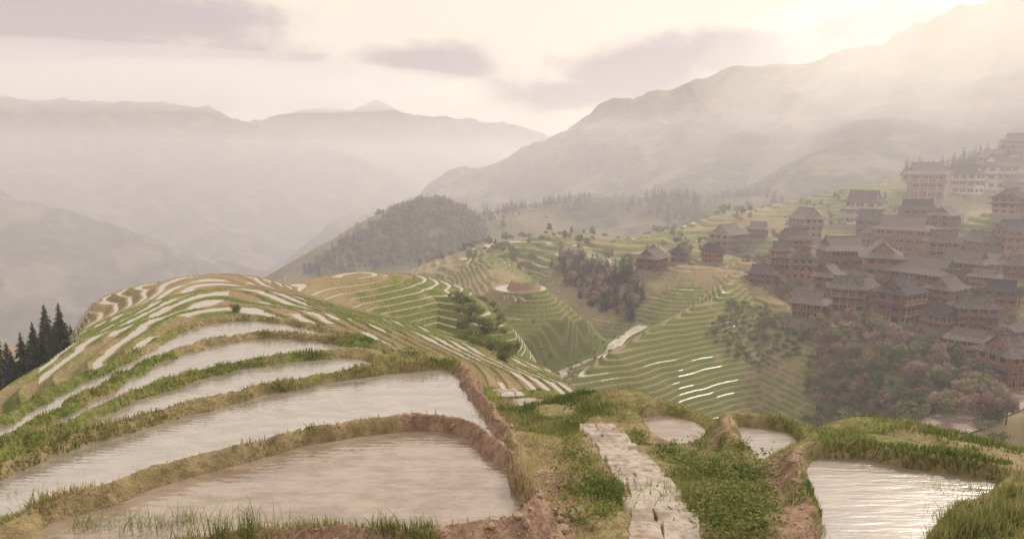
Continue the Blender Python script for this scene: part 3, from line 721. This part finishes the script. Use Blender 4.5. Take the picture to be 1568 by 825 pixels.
HS=[(1238,492,66,0),(1168,436,54,0),(1215,398,55,1),(1295,478,72,2),(1268,448,60,0),(1345,436,95,6),(1372,500,66,2),(1415,450,100,3),(1436,518,60,4),(1475,428,80,3),(1488,506,60,1),(1480,556,60,2),(1545,592,105,1),(1225,428,54,1),(1113,386,62,4),(1232,366,52,4),(1380,390,80,6),(1402,352,62,1),(1330,362,50,0),(1415,308,50,2),(1445,350,50,0),(1545,332,58,4),(1526,292,62,5),(1480,300,50,5),(1522,268,44,2),(1555,240,38,1),(1562,222,34,1),(1160,368,40,0),(998,415,50,0),(1040,405,44,0),(1285,410,66,0),(1500,392,60,0),(1320,345,50,5),(1090,403,40,1),(1550,385,60,1),(1195,414,40,2),(1445,478,60,1),(1575,550,66,2),(1318,470,55,1),(1560,300,50,6),(1530,470,60,0),
 (1255,470,34,7),(1330,498,38,7),(1400,478,40,7),(1190,446,30,7),(1460,530,40,7),(1510,540,44,0),(1250,415,34,7),(1360,412,40,0),(1440,410,50,2),(1310,440,36,7),(1505,450,50,2),(1395,420,44,7),(1280,385,40,7),(1425,375,36,7),(1520,420,44,7),(1340,385,40,2),(1460,455,50,0),(1565,430,60,3),(1500,575,44,7),(1420,535,40,0),(1350,520,36,7),(1520,515,44,7)]
for i,(px,py,wp,v) in enumerate(HS):
    q=place(px,py,80)
    if q is None: continue
    s=min(max(wp/F*q[1]/(VW[v]+2.4),.5),1.6)*.94*rng.uniform(.85,1.12)
    e=bpy.data.objects.new("wooden_house",None); sc.collection.objects.link(e)
    e.location=(q[0],q[1],q[2]+rng.uniform(.2,.9)); e.scale=(s*rng.uniform(.88,1.1),s,s*rng.uniform(.82,1.15)); e.rotation_euler[2]=[-.9,-.55,.35,-.7,.6,-1.2,-.35,1.1][i*3%8]+rng.normal(0,.22)
    for k,me in VAR[v].items():
        o=bpy.data.objects.new(k,me); sc.collection.objects.link(o); o.parent=e
# ------------------------------------------------------------ haze, low cloud and light shafts (air volumes with added glow)
SE,SA=math.radians(38),math.radians(48)
d=Vector((math.sin(SA)*math.cos(SE),math.cos(SA)*math.cos(SE),math.sin(SE)))
def volmat(name,dens,col,an,ecol,es):
    mt=bpy.data.materials.new(name); mt.use_nodes=True; t=mt.node_tree; t.nodes.clear(); out=t.nodes.new('ShaderNodeOutputMaterial')
    vs=t.nodes.new('ShaderNodeVolumeScatter'); vs.inputs['Color'].default_value=(*col,1); vs.inputs['Density'].default_value=dens; vs.inputs['Anisotropy'].default_value=an
    em=t.nodes.new('ShaderNodeEmission'); em.inputs[0].default_value=(*ecol,1); em.inputs[1].default_value=es*dens  # added glow stands in for multiply scattered light
    ad=t.nodes.new('ShaderNodeAddShader'); t.links.new(vs.outputs[0],ad.inputs[0]); t.links.new(em.outputs[0],ad.inputs[1])
    t.links.new(ad.outputs[0],out.inputs['Volume']); return mt
V,Fq=boxes([(-7000,7000,-4000,8000,-600,60)])
mesh("haze",V,Fq,volmat("haze",.00066,(.97,.91,.97),.4,(.92,.78,.87),.25))
V,Fq=boxes([(-6900,6900,-3900,7900,-590,170)])
mesh("high_haze",V,Fq,volmat("high_haze",.00024,(.97,.92,.96),.4,(.94,.80,.86),.26))
def ellip(name,c,r,mat,rot=None):
    bm=bmesh.new(); bmesh.ops.create_icosphere(bm,subdivisions=4,radius=1)
    M_=rot or Matrix.Identity(3)
    for v in bm.verts: v.co=Vector(c)+M_@Vector((v.co.x*r[0],v.co.y*r[1],v.co.z*r[2]))
    me=bpy.data.meshes.new(name); bm.to_mesh(me); bm.free(); me.materials.append(mat); me.polygons.foreach_set("use_smooth",[True]*len(me.polygons))
    sc.collection.objects.link(bpy.data.objects.new(name,me))
CM=volmat("low_cloud",.0013,(.98,.92,.97),.3,(.93,.80,.88),.27)  # cloud gets its own glow to match the sky brightness
ellip("low_cloud",(-1700,1750,200),(1500,600,75),CM)
ellip("low_cloud",(-900,2300,235),(900,600,60),CM)
WM=volmat("glowing_mist",.0010,(1,.92,.80),.5,(1,.84,.66),.42)  # warm sunlight put into the mist as tint and glow
ellip("glowing_mist",pY(1480,110,850),(330,230,110),WM)
ellip("glowing_mist",pY(1560,60,700),(230,200,100),WM)
SB=volmat("sunbeam",.0009,(1,.92,.80),.6,(1,.85,.68),.46)  # light shafts shaped as faintly glowing ellipsoids along the sun direction
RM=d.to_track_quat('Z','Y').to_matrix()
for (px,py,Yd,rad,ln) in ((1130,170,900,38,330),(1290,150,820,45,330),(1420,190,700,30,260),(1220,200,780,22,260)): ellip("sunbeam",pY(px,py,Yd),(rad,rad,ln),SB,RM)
# ------------------------------------------------------------ light & sky
sun=bpy.data.lights.new("sun",'SUN'); so=bpy.data.objects.new("sun",sun); sc.collection.objects.link(so)
sun.energy=3.1; sun.angle=math.radians(8); sun.color=(1,.89,.74)
so.rotation_euler=d.to_track_quat('Z','Y').to_euler()
w=bpy.data.worlds.new("World"); sc.world=w; w.use_nodes=True; t=w.node_tree; t.nodes.clear()
def N_(ty,**k):
    nd=t.nodes.new(ty)
    for a,b in k.items(): setattr(nd,a,b)
    return nd
L_=t.links.new
sky=N_('ShaderNodeTexSky',sky_type='NISHITA',sun_disc=False); sky.sun_elevation=SE; sky.sun_rotation=SA; sky.dust_density=3
b1=N_('ShaderNodeBackground'); b1.inputs[1].default_value=.1; L_(sky.outputs[0],b1.inputs[0])
tc=N_('ShaderNodeTexCoord'); mp=N_('ShaderNodeMapping'); mp.inputs['Scale'].default_value=(1,1,2.0); L_(tc.outputs['Generated'],mp.inputs[0])
nz=N_('ShaderNodeTexNoise'); nz.inputs['Scale'].default_value=7; nz.inputs['Detail'].default_value=9; nz.inputs['Roughness'].default_value=.56; nz.inputs['Distortion'].default_value=.3; L_(mp.outputs[0],nz.inputs['Vector'])
def M(op,a,b=None,c=None,clamp=False):
    nd=N_('ShaderNodeMath',operation=op,use_clamp=clamp)
    for i,v in enumerate([a,b,c]):
        if v is None: continue
        if isinstance(v,(int,float)): nd.inputs[i].default_value=v
        else: L_(v,nd.inputs[i])
    return nd.outputs[0]
def VM(op,a,b):
    nd=N_('ShaderNodeVectorMath',operation=op); L_(a,nd.inputs[0])
    if isinstance(b,tuple): nd.inputs[1].default_value=b
    else: L_(b,nd.inputs[1])
    return nd
nrm=VM('NORMALIZE',tc.outputs['Generated'],(0,0,0)).outputs[0]
def blob(px,py,sx,sz):
    a,dy,dz=ray(px,py); v=Vector((a,dy,dz)).normalized()
    s=VM('SUBTRACT',nrm,tuple(v)).outputs[0]; s=VM('MULTIPLY',s,(1/sx,1/sx,1/sz)).outputs[0]
    l=VM('LENGTH',s,(0,0,0)).outputs['Value']; return M('SUBTRACT',1.,l)
cl=None
for p in ((975,108,.17,.05),(1110,88,.13,.038),(860,143,.13,.03),(640,90,.13,.03),(40,95,.45,.08),(180,20,.25,.05),(1330,50,.12,.03),(420,110,.2,.035)):
    v=blob(*p); cl=v if cl is None else M('MAXIMUM',cl,v)
v=M('MAXIMUM',cl,-.6); v=M('MULTIPLY_ADD',nz.outputs[0],2.8,M('MULTIPLY_ADD',v,1.25,-1.55))
mr=N_('ShaderNodeMapRange',interpolation_type='SMOOTHSTEP'); mr.inputs[1].default_value=-.35; mr.inputs[2].default_value=.65; L_(v,mr.inputs[0])
mx=N_('ShaderNodeMix',data_type='RGBA'); L_(mr.outputs[0],mx.inputs[0]); mx.inputs[6].default_value=(1.08,.93,.76,1); mx.inputs[7].default_value=(.54,.45,.46,1)
b2=N_('ShaderNodeBackground'); b2.inputs[1].default_value=1.0; L_(mx.outputs[2],b2.inputs[0])
ms=N_('ShaderNodeMixShader'); ms.inputs[0].default_value=.9; L_(b1.outputs[0],ms.inputs[1]); L_(b2.outputs[0],ms.inputs[2])
wo=N_('ShaderNodeOutputWorld'); L_(ms.outputs[0],wo.inputs[0])
